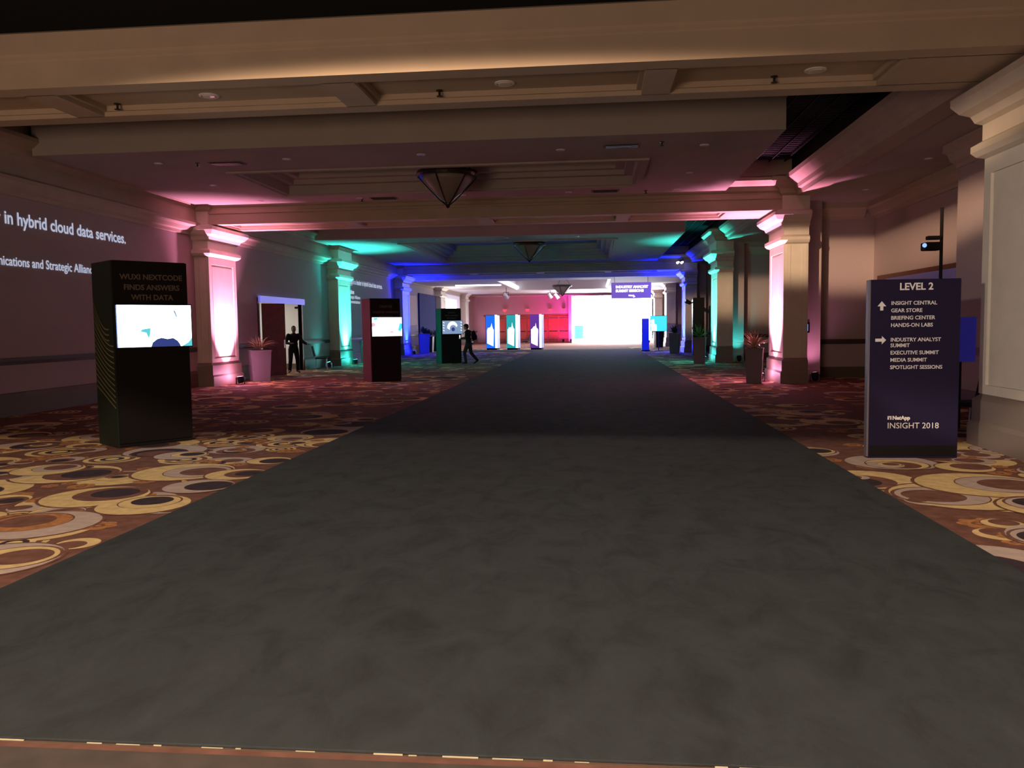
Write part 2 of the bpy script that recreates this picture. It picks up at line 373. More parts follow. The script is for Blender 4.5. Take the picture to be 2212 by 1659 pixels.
# ------------------------------------------------------------------ black open ceiling with metal grid
bm = bx(-12, 6, -4, ENDY, 8.2, 8.3); struct('ceiling', bm, M['black'])
bm = bmesh.new(); box(bm, WL - .2, WL, -4, ENDY, 6.5, 8.2); box(bm, 5.2, 5.4, -4, ENDY, 5.52, 8.2); struct('wall_upper', bm, M['black'])
bm = bmesh.new()
for x in (3.8, 4.2, 4.6, 5.0): box(bm, x, x + .016, 11.5, 50, 5.85, 5.90)
y = 11.6
while y < 50: box(bm, 3.5, 5.2, y, y + .012, 5.88, 5.90); y += .22
struct('ceiling', bm, M['grid'])
bm = bmesh.new(); box(bm, 3.5, 5.2, 11.5, 50, 5.95, 6.0); struct('ceiling', bm, M['black'])

# ------------------------------------------------------------------ beams across
def beam(y0, y1, panels):
    if not panels: struct('ceiling', bx(WL + .15, 5.2, 9.95, 10.0, 5.27, 8.2), M['black'])
    bm = bmesh.new(); xa, xb = WL + .15, 5.35
    zb = 4.6
    # shell: near and far faces, crown at near face
    for (ya, s) in ((y0, 1), (y1, -1)):
        prof = [(ya, zb), (ya + s * .32, zb), (ya + s * .32, 6.4), (ya + s * .02, 6.4), (ya, 5.5), (ya - s * .30, 5.42), (ya - s * .30, 5.34), (ya - s * .2, 5.26),
                (ya - s * .1, 5.2), (ya - s * .06, 5.1), (ya, 5.06), (ya, 4.98), (ya - s * .03, 4.96), (ya - s * .03, 4.90), (ya, 4.88)]
        if not panels and s == 1:
            prof = [(ya, zb), (ya + .32, zb), (ya + .32, 5.27), (ya + .0, 5.27), (ya - .04, 5.24), (ya - .04, 5.0), (ya - .015, 4.97), (ya - .015, 4.93), (ya, 4.91)]
        extrude_x(bm, prof, xa, xb)
    # recessed panels: soffit higher, ribs between
    box(bm, xa, xb, y0 + .3, y1 - .3, zb + .13, zb + .3)
    rib = [(-11.2, -10.6), (-7.12, -6.72), (-3.28, -2.88), (.62, .98), (3.55, 5.3)]
    for a, b in rib: box(bm, a, b, y0 + .3, y1 - .3, zb, zb + .14)
    for i in range(4):
        a, b = rib[i][1], rib[i + 1][0]
        box(bm, a, b, y0 + .3, y0 + .36, zb + .06, zb + .14); box(bm, a, b, y1 - .36, y1 - .3, zb + .06, zb + .14)
        box(bm, a, a + .06, y0 + .36, y1 - .36, zb + .06, zb + .14); box(bm, b - .06, b, y0 + .36, y1 - .36, zb + .06, zb + .14)
    struct('trim_7', bm, M['plaster'])
beam(9.7, 11.4, False); beam(22.8, 24.6, True); beam(46.8, 48.6, True)

# ------------------------------------------------------------------ dropped ceiling slabs with trays
def slab(y0, y1, tray, xl=-11.0, xr=3.45, z=5.1, front=True):
    tx0, tx1, ty0, ty1 = tray
    bm = bmesh.new()
    top = 6.35
    # flared outer edge along both long sides, slab broken around the tray
    def seg(ya, yb, xa, xb, le, re):
        poly = [(xa, z), (xb, z)]
        if re: poly += [(xb, z + .55), (xb + .28, z + .9), (xb + .28, top)]
        else: poly += [(xb, top)]
        if le: poly += [(xa - .28, top), (xa - .28, z + .9), (xa, z + .55)]
        else: poly += [(xa, top)]
        extrude_y(bm, poly, ya, yb)
    seg(y0, ty0, xl, xr, True, True); seg(ty1, y1, xl, xr, True, True)
    seg(ty0, ty1, xl, tx0, True, False); seg(ty0, ty1, tx1, xr, False, True)
    struct('ceiling', bm, M['ceil'])
    bm = bmesh.new()
    # tray mouldings: stepped rings rising inward, then the lid
    steps = [(0.0, z - .03, z + .10), (-.0, z + .1, z + .16), (.14, z + .16, z + .3), (.34, z + .3, z + .42), (.5, z + .42, z + .7)]
    def ring(x0, x1, y0_, y1_, wdt, za, zb):
        box(bm, x0, x0 + wdt, y0_, y1_, za, zb); box(bm, x1 - wdt, x1, y0_, y1_, za, zb)
        box(bm, x0 + wdt, x1 - wdt, y0_, y0_ + wdt, za, zb); box(bm, x0 + wdt, x1 - wdt, y1_ - wdt, y1_, za, zb)
    ring(tx0 - .12, tx1 + .12, ty0 - .12, ty1 + .12, .13, z - .04, z + .03)
    ring(tx0, tx1, ty0, ty1, .10, z + .0, z + .22)
    ring(tx0, tx1, ty0, ty1, .30, z + .22, z + .34)
    ring(tx0, tx1, ty0, ty1, .52, z + .34, z + .50)
    ring(tx0, tx1, ty0, ty1, .70, z + .50, z + .80)
    box(bm, tx0, tx1, ty0, ty1, z + .80, z + .9)
    struct('trim_8', bm, M['ceil'])
slab(15.6, 22.5, (-7.95, 1.05, 17.95, 21.2))
slab(32.2, 46.5, (-8.0, 0.85, 34.2, 44.6))
# lobby ceiling (lower) with its own bright cove tray
bm = bmesh.new()
zl = 4.42
tx0, tx1, ty0, ty1 = -6.1, 1.05, 52.2, 66.0
box(bm, WL, AR, 49.7, ty0, zl, 6.4); box(bm, WL, AR, ty1, ENDY, zl, 6.4); box(bm, WL, tx0, ty0, ty1, zl, 6.4); box(bm, tx1, AR, ty0, ty1, zl, 6.4)
struct('ceiling', bm, M['whitepan'])
struct('ceiling', bx(tx0, tx1, ty0, ty1, zl + .8, zl + .9), M['frieze'])
tag(new_obj('cove_light', bx(tx0, tx0 + .12, ty0, ty1, zl + .1, zl + .3), M['cove']), 'bright white cove light strip on the left side of the far ceiling tray', 'light')
tag(new_obj('cove_light', bx(tx1 - .12, tx1, ty0, ty1, zl + .1, zl + .3), M['cove']), 'bright white cove light strip on the right side of the far ceiling tray', 'light')
bm = bmesh.new(); box(bm, -9.4, -6.3, 56.0, 56.5, zl - .08, zl)
tag(new_obj('ceiling_light', bevel(bm, .01, 1), M['cove']), 'long bright white ceiling light panel left of the far tray', 'light')

# ------------------------------------------------------------------ pillars
LED = {'pink': (1.0, .33, .62), 'teal': (.05, .95, .88), 'blue': (.002, .008, 1.0), 'white': (1, .9, .86), 'lav': (.62, .55, 1), 'warm': (1, .75, .5)}
PROF = [(.12, 0), (.12, .28), (.08, .33), (.08, .60), (.0, .68)]
CAP = [(.0, 3.70), (.10, 3.74), (.15, 3.80), (.15, 3.88), (.05, 3.94), (.05, 4.14), (.12, 4.18), (.16, 4.27), (.26, 4.33), (.34, 4.44), (.34, 4.53), (.22, 4.58), (.10, 4.60), (.10, 4.96)]
CROWN = [(.10, 4.96), (.16, 5.02), (.20, 5.14), (.32, 5.22), (.42, 5.32), (.42, 5.42), (.2, 5.5)]
def pillar(side, y0, y1, label, cname):
    if side == 'L': xa, xb, sd = WL + .0, FL, 'XyY'
    else: xa, xb, sd = FR, 5.65, 'xyY'
    t = thing('pillar', label, 'pillar', (0, 0, 0))
    b = bmesh.new(); loft_rect(b, PROF, xa, xb, y0, y1, sd); new_obj('plinth', fixn(b), M['plinth'], t)
    b = bmesh.new(); loft_rect(b, [(0, .68), (0, 3.70)], xa, xb, y0, y1, sd)
    new_obj('shaft', fixn(b), M['stone'], t)
    # framed panel on the hall face
    b = bmesh.new(); f = xb if side == 'L' else xa; s = 1 if side == 'L' else -1
    X0, X1 = sorted((f, f + s * .035))
    for (a, c, d, e) in ((y0, y0 + .18, .68, 3.7), (y1 - .18, y1, .68, 3.7), (y0 + .18, y1 - .18, 3.5, 3.7), (y0 + .18, y1 - .18, .68, .8)):
        box(b, X0, X1, a, c, d, e)
    box(b, *sorted((f, f + s * .018)), y0 + .24, y1 - .24, .86, 3.44)
    new_obj('panel_frame', fixn(b), M['stone'], t)
    if True:   # shallow fluting board on the side that faces along the hall
        b = bmesh.new()
        for q in ((xa + .04, xa + .14), (xb - .16, xb - .04)): box(b, q[0], q[1], y0 - .02, y0, .7, 3.68)
        new_obj('side_panel', fixn(b), M['stone'], t)
    b = bmesh.new(); loft_rect(b, CAP, xa, xb, y0, y1, sd); new_obj('capital', fixn(b), M['stone'], t)
    b = bmesh.new(); loft_rect(b, CROWN, xa, xb, y0 + .05, y1 - .05, sd); new_obj('crown', fixn(b), M['plaster'], t)
    return t
colours = ['warm', 'pink', 'teal', 'blue', 'white', 'lav']
desc = ['unlit cream', 'hot pink lit', 'teal green lit', 'deep blue lit', 'white lit', 'pale lavender']
place = ['beside the level 2 sign', 'under the second beam', 'halfway down', 'where the low ceiling starts', 'in the bright far lobby', 'nearest the end wall']
for i, (a, b_) in enumerate(PY):
    if i > 0: pillar('L', a, b_, '%s pillar against the left wall, %s' % (desc[i], place[i]), colours[i])
    pillar('R', a, b_, '%s pillar on the right side, %s' % (desc[i], place[i]), colours[i])

def par_light(x, y, z, aim, label, cname, power, cone=70, group='uplights at the foot of the pillars', size=.04, lamp=True, r=.1):
    t = thing('stage_light', label, 'stage light', (x, y, z), 0, group)
    q = (Vector(aim) - Vector((x, y, z + .16))).normalized().to_track_quat('Z', 'Y').to_matrix().to_4x4()
    b = bmesh.new(); lathe(b, [(r * .6, -.14), (r * .85, -.12), (r, .0), (r, .06), (r * .92, .06)], seg=20)
    bmesh.ops.transform(b, matrix=Matrix.Translation((0, 0, .17)) @ q, verts=b.verts); new_obj('housing', fixn(b), M['darkm'], t, smooth=False)
    b = bmesh.new(); lathe(b, [(r * .88, .061), (r * .88, .066)], seg=20)
    bmesh.ops.transform(b, matrix=Matrix.Translation((0, 0, .17)) @ q, verts=b.verts); new_obj('lens', fixn(b), LM[cname], t)
    b = bmesh.new(); w_ = r + .02
    box(b, -w_ - .01, -w_, -.03, .03, .01, .2); box(b, w_, w_ + .01, -.03, .03, .01, .2); box(b, -w_ - .01, w_ + .01, -.05, .05, 0, .015)
    new_obj('yoke', fixn(b), M['darkm'], t)
    if lamp:
        v = (Vector(aim) - Vector((x, y, z + .17))).normalized()
        light('lamp', 'SPOT', tuple(Vector((x, y, z + .17)) + v * .08), aim, power, LED[cname], size, cone, 1.0)
        if power > 800: light('lamp_glow', 'POINT', tuple(Vector((x, y, z + .17)) + v * .12), aim, power * .010, LED[cname], .05)
    return t
LM = {k: mat('lens_' + k, (.2, .2, .2), .3, emit=v, es=6) for k, v in LED.items()}
PW = {'warm': 0, 'pink': 4800, 'teal': 4200, 'blue': 15000, 'white': 900, 'lav': 300}
for i, (a, b_) in enumerate(PY):
    ym = (a + b_) / 2; c = colours[i]
    if i == 0: continue
    for side in 'LR':
        xf = FL + .45 if side == 'L' else FR - .45
        par_light(xf, ym, 0, (FL + .08 if side == 'L' else FR - .08, ym, 3.2), '%s uplight on the floor by the %s pillar %s' % (c if c != 'lav' else 'lavender', 'left' if side == 'L' else 'right', place[i]), c, PW[c], 80)
# second uplights that wash the wall beside pillars
par_light(-10.9, 33.2, 0, (WL, 33.0, 1.6), 'teal uplight on the floor by the chair near the left doorway', 'teal', 45, 90)
par_light(6.0, 23.35, 0, (6.0, 24.0, 1.6), 'pink uplight on the floor behind the right pink pillar', 'pink', 60, 100)
par_light(6.0, 35.35, 0, (6.0, 36.0, 1.2), 'teal uplight on the floor behind the right teal pillar', 'teal', 90, 70)
# ------------------------------------------------------------------ recessed downlights, sprinklers, vents
def downlight(x, y, z, label, r=.09):
    t = thing('downlight', label, 'downlight', (x, y, z), 0, 'recessed downlights, switched off')
    b = bmesh.new(); lathe(b, [(r, 0), (r, -.012), (r * .8, -.018), (r * .78, 0)], seg=24); new_obj('trim_ring', fixn(b), M['whitepan'], t)
    b = bmesh.new(); lathe(b, [(r * .74, -.004), (r * .6, -.022), (.01, -.026)], seg=20); new_obj('lamp', fixn(b), M['lamp'], t)
    return t
for i, x in enumerate((-9.0, -5.05, -1.12, 2.72)):
    downlight(x, 10.75, 4.73, 'round recessed downlight in the nearest beam, %s' % ('leftmost panel', 'second panel from the left', 'third panel from the left', 'rightmost panel')[i], .13)
for j, (yy, nm) in enumerate(((16.7, 'front edge of the first ceiling slab'), (22.0, 'rear edge of the first ceiling slab'), (33.0, 'front edge of the second ceiling slab'))):
    for i, x in enumerate((-9.0, -6.25, -3.45, -.65, 2.15)):
        downlight(x, yy, 5.1, 'small round downlight, %s, %s' % (('far left', 'left', 'middle', 'right of middle', 'far right')[i], nm), .09)
for x, yy, nm in ((-9.1, 19.4, 'left of the first tray'), (2.2, 19.7, 'right of the first tray'), (6.9, 14.2, 'in the near right alcove ceiling'), (6.9, 18.2, 'in the right alcove ceiling above the door'), (6.9, 22.2, 'in the right alcove ceiling by the pink pillar')):
    downlight(x, yy, 5.1 if x < 5 else 4.98, 'small round downlight %s' % nm, .08)
def sprinkler(x, y, z, label):
    b = bmesh.new(); lathe(b, [(.045, 0), (.045, -.012), (.015, -.014), (.015, -.07), (.04, -.075), (.04, -.082)], seg=12)
    tag(new_obj('sprinkler', fixn(b), M['darkm'], loc=(x, y, z)), label, 'sprinkler', 'ceiling sprinklers')
for x, nm in ((-6.45, 'left'), (-2.0, 'middle'), (2.27, 'right')): sprinkler(x, 10.95, 4.73, 'small sprinkler head under the nearest beam, %s one' % nm)
for x, yy, nm in ((-8.2, 16.8, 'left front'), (1.3, 16.3, 'right front'), (-6.2, 22.1, 'left rear'), (1.35, 22.1, 'right rear')): sprinkler(x, yy, 5.1, 'small sprinkler head in the first ceiling slab, %s' % nm)
def vent(x, y, z, label):
    t = thing('air_vent', label, 'air vent', (x, y, z), 0, 'ceiling air vents')
    b = bmesh.new(); box(b, -.36, .36, -.17, .17, -.012, 0); new_obj('frame', b, M['frieze'], t)
    b = bmesh.new()
    for k in range(6): box(b, -.31, .31, -.14 + k * .05, -.12 + k * .05, -.03, -.012)
    new_obj('slats', b, M['darkm'], t)
vent(-7.6, 16.9, 5.1, 'rectangular ceiling vent left of the first tray'); vent(.55, 16.5, 5.1, 'rectangular ceiling vent in front of the first tray, right')
vent(-5.6, 22.1, 5.1, 'rectangular ceiling vent behind the first tray, left'); vent(.3, 21.95, 5.1, 'rectangular ceiling vent behind the first tray, right')

# ------------------------------------------------------------------ chandeliers (bowl with bronze straps)
def chandelier(x, y, zc, label):
    t = thing('chandelier', label, 'chandelier', (x, y, zc), 0, None)
    b = bmesh.new(); lathe(b, [(.02, -.62), (.12, -.56), (.34, -.36), (.55, -.12), (.60, 0), (.56, .0), (.50, -.10), (.30, -.32), (.02, -.5)], seg=32); new_obj('bowl', fixn(b), M['glassd'], t, smooth=True)
    b = bmesh.new(); lathe(b, [(.60, -.03), (.70, -.03), (.72, .03), (.70, .10), (.60, .10)], seg=36); new_obj('rim', fixn(b), M['chand'], t)
    for k in range(6):
        a = k * math.pi / 3 + .3; b = bmesh.new()
        tube(b, [(math.cos(a) * r_, math.sin(a) * r_, z_) for r_, z_ in ((.70, .0), (.6, -.12), (.40, -.33), (.18, -.55), (.02, -.68))], .016, 6); new_obj('strap', b, M['chand'], t)
    b = bmesh.new(); lathe(b, [(.005, -.74), (.05, -.70), (.03, -.64)], seg=12); new_obj('finial', fixn(b), M['chand'], t)
    b = bmesh.new()
    for k in range(3):
        a = k * 2.094; tube(b, [(math.cos(a) * .6, math.sin(a) * .6, .08), (math.cos(a) * .1, math.sin(a) * .1, .72)], .012, 6)
    tube(b, [(0, 0, .7), (0, 0, .82)], .05, 10)
    new_obj('hanger', b, M['chand'], t)
chandelier(-3.38, 19.3, 5.12, 'bowl chandelier with bronze straps hanging in the first ceiling tray')
chandelier(-2.75, 35.6, 5.05, 'bowl chandelier in the second, green lit ceiling tray')
chandelier(-2.3, 60, 4.4, 'small bowl chandelier in the far lobby ceiling tray')

# ------------------------------------------------------------------ kiosks
def kiosk(x, y, rz, wd, dp, ht, label, side_m, lines, screen, scr_m, waves=False):
    t = thing('kiosk', label, 'kiosk', (x, y, 0), rz)
    # local: front-left bottom corner at origin, front faces -Y, width to +X
    b = bmesh.new(); box(b, .02, wd, .02, dp, 0, ht); new_obj('cabinet', bevel(b, .008, 1), M['kblack'], t)
    b = bmesh.new(); box(b, 0, .02, .02, dp - .01, .0, ht - .005); new_obj('side_panel', b, side_m, t)
    b = bmesh.new(); box(b, .02, wd, 0, .02, .06, ht - .01); new_obj('front_panel', b, M['kblack'], t)
    if waves:
        b = bmesh.new()
        for k in range(15):
            z0 = .55 + k * .085; pts = []
            for q in range(9):
                u = q / 8; pts.append((-.004, dp - .03 - u * (dp - .06) * (1 if k < 12 else .8), z0 + .30 * (1 - u) - .0 - .18 * math.sin(u * 2.6) * (k / 15)))
            for q in range(8):
                p, n = pts[q], pts[q + 1]; vs = [b.verts.new(v) for v in (p, n, (n[0], n[1], n[2] + .022), (p[0], p[1], p[2] + .022))]
                b.faces.new(vs)
        new_obj('wave_print', b, M['kline'], t)
    x0, x1, z0, z1 = screen
    tv = new_obj('screen_frame', bevel(bx(x0 - .015, x1 + .015, -.05, .0, z0 - .015, z1 + .015), .005, 1), M['kblack'], t)
    b = bmesh.new(); ms = scr_m(b, x0, x1, z0, z1); new_obj('screen', b, ms, tv)
    for i, (s, sz, zz) in enumerate(lines):
        tb = text_bm(s, sz, 'CENTER', .002, bold=.002); moved(tb, wd * .52, -.003, zz); new_obj('text_line', tb, M['ktext'], t)
    return t
def poly_f(b, pts, y, mi):
    vs = [b.verts.new((px, y, pz)) for px, pz in pts]; f = b.faces.new(vs); f.material_index = mi
def scr_one(b, x0, x1, z0, z1):
    W, H = x1 - x0, z1 - z0
    poly_f(b, [(x0, z0), (x1, z0), (x1, z1), (x0, z1)], -.051, 0)
    bl = [(x0, z0), (x0 + .012, z0), (x0 + .012, z1), (x0, z1)]; poly_f(b, bl, -.0515, 1)
    mound = [(.44, 0), (.46, .1), (.52, .18), (.58, .21), (.66, .18), (.74, .20), (.80, .13), (.83, .05), (.84, 0)]
    poly_f(b, [(x0 + u * W, z0 + v * H) for u, v in mound], -.0518, 2)
    tri = [(.30, .37), (.33, .42), (.44, .45), (.43, .30), (.41, .20), (.38, .34)]
    poly_f(b, [(x0 + u * W, z0 + v * H) for u, v in tri], -.0518, 3)
    poly_f(b, [(x0 + u * W, z0 + v * H) for u, v in [(.75, .88), (.78, .86), (.81, .70), (.79, .72)]], -.0518, 4)
    poly_f(b, [(x0 + u * W, z0 + v * H) for u, v in [(.86, 0), (1, 0), (1, .2), (.95, .09)]], -.0518, 3)
    return [M['scr'], M['halo'], M['scrnavy'], M['scrteal'], M['scrb']]
def scr_two(b, x0, x1, z0, z1):
    W, H = x1 - x0, z1 - z0
    poly_f(b, [(x0, z0), (x1, z0), (x1, z1), (x0, z1)], -.051, 0)
    for pts, mi in (([(0, .5), (.08, .52), (.12, .62), (.05, .75), (0, .7)], 1), ([(.58, .18), (.72, .18), (.70, .26), (.6, .25)], 1), ([(.86, .3), (.95, .25), (1, .4), (1, .66), (.93, .7)], 2), ([(.08, .86), (.2, .9), (.16, .98), (.04, .96)], 2)):
        poly_f(b, [(x0 + u * W, z0 + v * H) for u, v in pts], -.0518, mi)
    return [M['scr2'], M['scrpink'], M['scrcy']]
def scr_three(b, x0, x1, z0, z1):
    W, H = x1 - x0, z1 - z0
    poly_f(b, [(x0, z0), (x1, z0), (x1, z1), (x0, z1)], -.051, 0)
    cx, cz = x0 + .5 * W, z0 + .45 * H
    outer = [(cx + math.cos(a) * .27 * W, cz + math.sin(a) * .50 * H) for a in [math.radians(20 + k * 18) for k in range(10)]]
    inner = [(cx + .03 * W + math.cos(a) * .17 * W, cz - .05 * H + math.sin(a) * .28 * H) for a in [math.radians(200 - k * 20) for k in range(10)]]
    poly_f(b, outer + inner, -.0518, 1)
    poly_f(b, [(cx + math.cos(a) * .09 * W + .03 * W, cz - .1 * H + math.sin(a) * .15 * H) for a in [k * .6283 for k in range(10)]], -.0518, 2)
    for k in range(8):
        u = .03 if k < 4 else .90; v = .25 + (k % 4) * .2
        poly_f(b, [(x0 + (u) * W, z0 + v * H), (x0 + (u + .07) * W, z0 + (v - .05) * H), (x0 + (u + .07) * W, z0 + (v + .02) * H), (x0 + u * W, z0 + (v + .07) * H)], -.0518, 1)
    return [M['scrb'], M['scrl'], M['scrnavy']]
kiosk(-6.62, 10.89, math.radians(51), 1.06, .76, 2.62, 'nearest tall black kiosk with a bright white screen and gold wavy lines on its side', M['kolive'],
      [('WUXI NEXTCODE', .105, 2.36), ('FINDS ANSWERS', .105, 2.215), ('WITH DATA', .105, 2.075)], (.02, 1.08, 1.41, 2.0), scr_one, True)
kiosk(-6.62, 24.15, math.radians(36), .95, .72, 2.50, 'middle black kiosk with maroon side and a white and mint screen', M['kmaroon'],
      [('CREATES', .10, 2.22), ('UNLIMITED ANIMATION', .075, 2.06), ('WITH DATA', .08, 1.93)], (.03, .98, 1.37, 1.93), scr_two)
kiosk(-6.68, 35.9, math.radians(30), .93, .72, 2.42, 'farthest black kiosk with dark green side and a grey blue screen', M['kgreen'],
      [('DUCATI', .09, 2.20), ('FINDS ANSWERS', .08, 2.08), ('WITH DATA', .08, 1.96)], (.04, .98, 1.30, 1.88), scr_three)

# ------------------------------------------------------------------ level 2 directory sign
t = thing('directory_sign', 'tall dark purple level 2 directory sign board standing on the patterned carpet at right', 'sign', (3.26, 10.24, 0), math.radians(1.0))
new_obj('board', bevel(bx(0, 1.03, 0, .09, .0, 2.13), .004, 1), M['signp'], t)
new_obj('side_edge', bx(-.022, 0, .0, .09, .02, 2.125), M['signedge'], t)
new_obj('kick_plate', bx(.02, 1.01, -.006, 0, .03, .15), M['kblack'], t)
for s, sz, x, z, al, bo in (('LEVEL 2', .115, .52, 2.005, 'CENTER', .003), ('INSIGHT CENTRAL', .062, .235, 1.83, 'LEFT', .001), ('GEAR STORE', .062, .235, 1.743, 'LEFT', .001), ('BRIEFING CENTER', .062, .235, 1.656, 'LEFT', .001),
                            ('HANDS-ON LABS', .062, .235, 1.57, 'LEFT', .001), ('INDUSTRY ANALYST', .062, .235, 1.397, 'LEFT', .001), ('SUMMIT', .062, .235, 1.33, 'LEFT', .001), ('EXECUTIVE SUMMIT', .062, .235, 1.243, 'LEFT', .001),
                            ('MEDIA SUMMIT', .062, .235, 1.157, 'LEFT', .001), ('SPOTLIGHT SESSIONS', .062, .235, 1.07, 'LEFT', .001), ('NetApp', .062, .275, .465, 'LEFT', .003), ('INSIGHT 2018', .098, .215, .36, 'LEFT', .0)):
    tb = text_bm(s, sz, al, .0015, bold=bo); moved(tb, x, -.003, z); new_obj('text_line', tb, M['signtxt'], t)
# logo block
b = bmesh.new()
box(b, .218, .235, -.004, -.001, .465, .508); box(b, .248, .265, -.004, -.001, .465, .508); box(b, .218, .265, -.004, -.001, .492, .508)
new_obj('logo', b, M['signtxt'], t)
b = bmesh.new()
vs = [(.128, 1.875), (.178, 1.815), (.146, 1.815), (.146, 1.765), (.110, 1.765), (.110, 1.815), (.078, 1.815)]
f = b.faces.new([b.verts.new((x, -.004, z)) for x, z in vs])
new_obj('arrow', b, M['signtxt'], t)
b = bmesh.new()
vs = [(.185, 1.415), (.135, 1.465), (.135, 1.433), (.06, 1.433), (.06, 1.397), (.135, 1.397), (.135, 1.365)]
b.faces.new([b.verts.new((x, -.004, z)) for x, z in vs]); new_obj('arrow', b, M['signtxt'], t)

# ------------------------------------------------------------------ projected wall text on the left wall
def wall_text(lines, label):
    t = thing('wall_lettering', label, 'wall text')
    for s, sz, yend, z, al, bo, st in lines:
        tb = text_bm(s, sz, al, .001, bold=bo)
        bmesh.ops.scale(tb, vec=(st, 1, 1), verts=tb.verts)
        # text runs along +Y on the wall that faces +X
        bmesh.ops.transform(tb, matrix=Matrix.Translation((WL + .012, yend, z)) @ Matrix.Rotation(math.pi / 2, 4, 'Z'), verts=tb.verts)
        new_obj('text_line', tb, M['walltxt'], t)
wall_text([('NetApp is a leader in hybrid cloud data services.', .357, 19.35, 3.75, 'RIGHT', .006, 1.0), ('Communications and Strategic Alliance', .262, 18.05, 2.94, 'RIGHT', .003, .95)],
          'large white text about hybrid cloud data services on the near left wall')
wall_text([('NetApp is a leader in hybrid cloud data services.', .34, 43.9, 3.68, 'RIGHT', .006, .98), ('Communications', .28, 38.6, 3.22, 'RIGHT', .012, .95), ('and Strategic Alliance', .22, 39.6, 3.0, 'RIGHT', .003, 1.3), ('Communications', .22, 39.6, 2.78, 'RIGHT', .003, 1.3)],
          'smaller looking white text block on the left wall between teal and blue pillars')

# ------------------------------------------------------------------ left doorway and the room behind
bm = bmesh.new(); box(bm, T - .01, WL + .03, 27.15, 27.3, 0, 2.7); box(bm, T - .01, WL + .03, 31.4, 31.46, 0, 2.7); box(bm, T - .01, WL + .03, 27.3, 31.4, 2.55, 2.62)
struct('door_1', bm, M['wood'])
bm = bx(WL + .03, WL + .10, 27.2, 31.55, 2.54, 2.76)
tag(new_obj('header_sign', bm, M['headerp']), 'glowing violet header panel above the left doorway', 'sign')
t = thing('door_2', None, None, (WL + .08, 27.35, 0), math.radians(-39)); t['kind'] = 'structure'
new_obj('door_leaf', bevel(bx(-.03, .03, 0, .86, .01, 2.5), .006, 1), M['wood'], t)
new_obj('door_handle', bevel(bx(.03, .07, .76, .81, .95, 1.25), .008, 1), M['metal'], t)
bm = bmesh.new(); box(bm, -14.6, T, 32.4, 32.6, 0, 2.9); box(bm, -14.8, -14.6, 25.8, 32.6, 0, 2.9); box(bm, -14.6, T, 25.8, 26.0, 0, 2.9); struct('wall_side_room', bm, M['white'])
struct('baseboard_side_room', bx(-14.6, T - .01, 32.36, 32.4, 0, .22), M['base'])
struct('ceiling', bx(-14.8, T, 25.8, 32.6, 2.9, 3.0), M['white'])
light('side_room_light', 'AREA', (-13.0, 30.2, 2.85), (-12.8, 30.6, 0), 90, (1, .93, .82), 1.2, 180)
tag(new_obj('door_closer', bevel(bx(-11.95, -11.6, 32.3, 32.36, 2.42, 2.5), .01, 1), M['kblack']), 'small dark sign bar high on the white wall inside the left doorway', 'sign')

# right alcove door with header
bm = bmesh.new(); box(bm, AR - .05, AR, 18.9, 19.0, 0, 2.75); box(bm, AR - .05, AR, 24.3, 24.45, 0, 2.75); box(bm, AR - .05, AR, 18.9, 24.45, 2.75, 2.9); box(bm, AR - .02, AR, 19.0, 24.3, 0, 2.62)
struct('door_3', bm, M['wood'])
tag(new_obj('header_sign', bx(AR - .10, AR - .03, 19.2, 23.6, 2.52, 2.78), M['headerd']), 'dim violet header panel above the right alcove door', 'sign')
tag(new_obj('wall_tablet', bevel(bx(5.86, 6.0, 23.96, 23.99, 1.33, 1.62), .005, 1), M['kblack']), 'small black wall tablet on the strip of wall behind the right pink pillar', 'tablet')
o = new_obj('tablet_screen', bx(5.88, 5.95, 23.95, 23.96, 1.38, 1.57), mat('tablet_glow', (.1, .1, .1), .3, emit=(.15, .35, .8), es=1)); o.parent = bpy.data.objects['wall_tablet']

# ------------------------------------------------------------------ chairs
def chair(x, y, rz, label):
    t = thing('chair', label, 'chair', (x, y, 0), rz)   # faces +X locally
    new_obj('seat', bevel(bx(-.23, .23, -.23, .23, .42, .48), .02, 2), M['chair'], t)
    b = bmesh.new(); box(b, -.02, .03, -.22, .22, 0, .42)
    bmesh.ops.transform(b, matrix=Matrix.Translation((-.25, 0, .52)) @ Matrix.Rotation(-.22, 4, 'Y'), verts=b.verts)
    new_obj('backrest', bevel(b, .015, 2), M['chair'], t)
    for sx, sy in ((.2, .2), (.2, -.2), (-.2, .2), (-.2, -.2)):
        b = bmesh.new(); tube(b, [(sx * 1.15, sy, 0), (sx, sy, .43)], .012, 8); new_obj('leg', b, M['metal'], t)
    b = bmesh.new()
    for sy in (.2, -.2): tube(b, [(-.21, sy, .44), (-.27, sy, .62)], .012, 8)
    new_obj('back_frame', b, M['metal'], t)
chair(-10.72, 31.75, .25, 'dark blue chair with metal legs against the wall beside the left doorway')
chair(-4.95, 60.0, 2.9, 'dark chair in the lobby behind the purple lightbox')
chair(5.35, 12.35, 2.0, 'dark chair half hidden behind the level 2 sign')
t = thing('banner_screen', 'blue glowing display behind the level 2 sign, next to the near pillar', 'display', (5.42, 12.9, 0), .1)
new_obj('panel', bevel(bx(-.2, .2, -.02, .02, 1.02, 1.68), .004, 1), M['bluelit'], t)
b = bmesh.new(); tube(b, [(0, .03, 0), (0, .03, 1.1)], .02, 10); new_obj('pole', b, M['darkm'], t)
b = bmesh.new(); lathe(b, [(.18, 0), (.18, .015), (.03, .03)], seg=20); new_obj('base', fixn(b), M['darkm'], t)

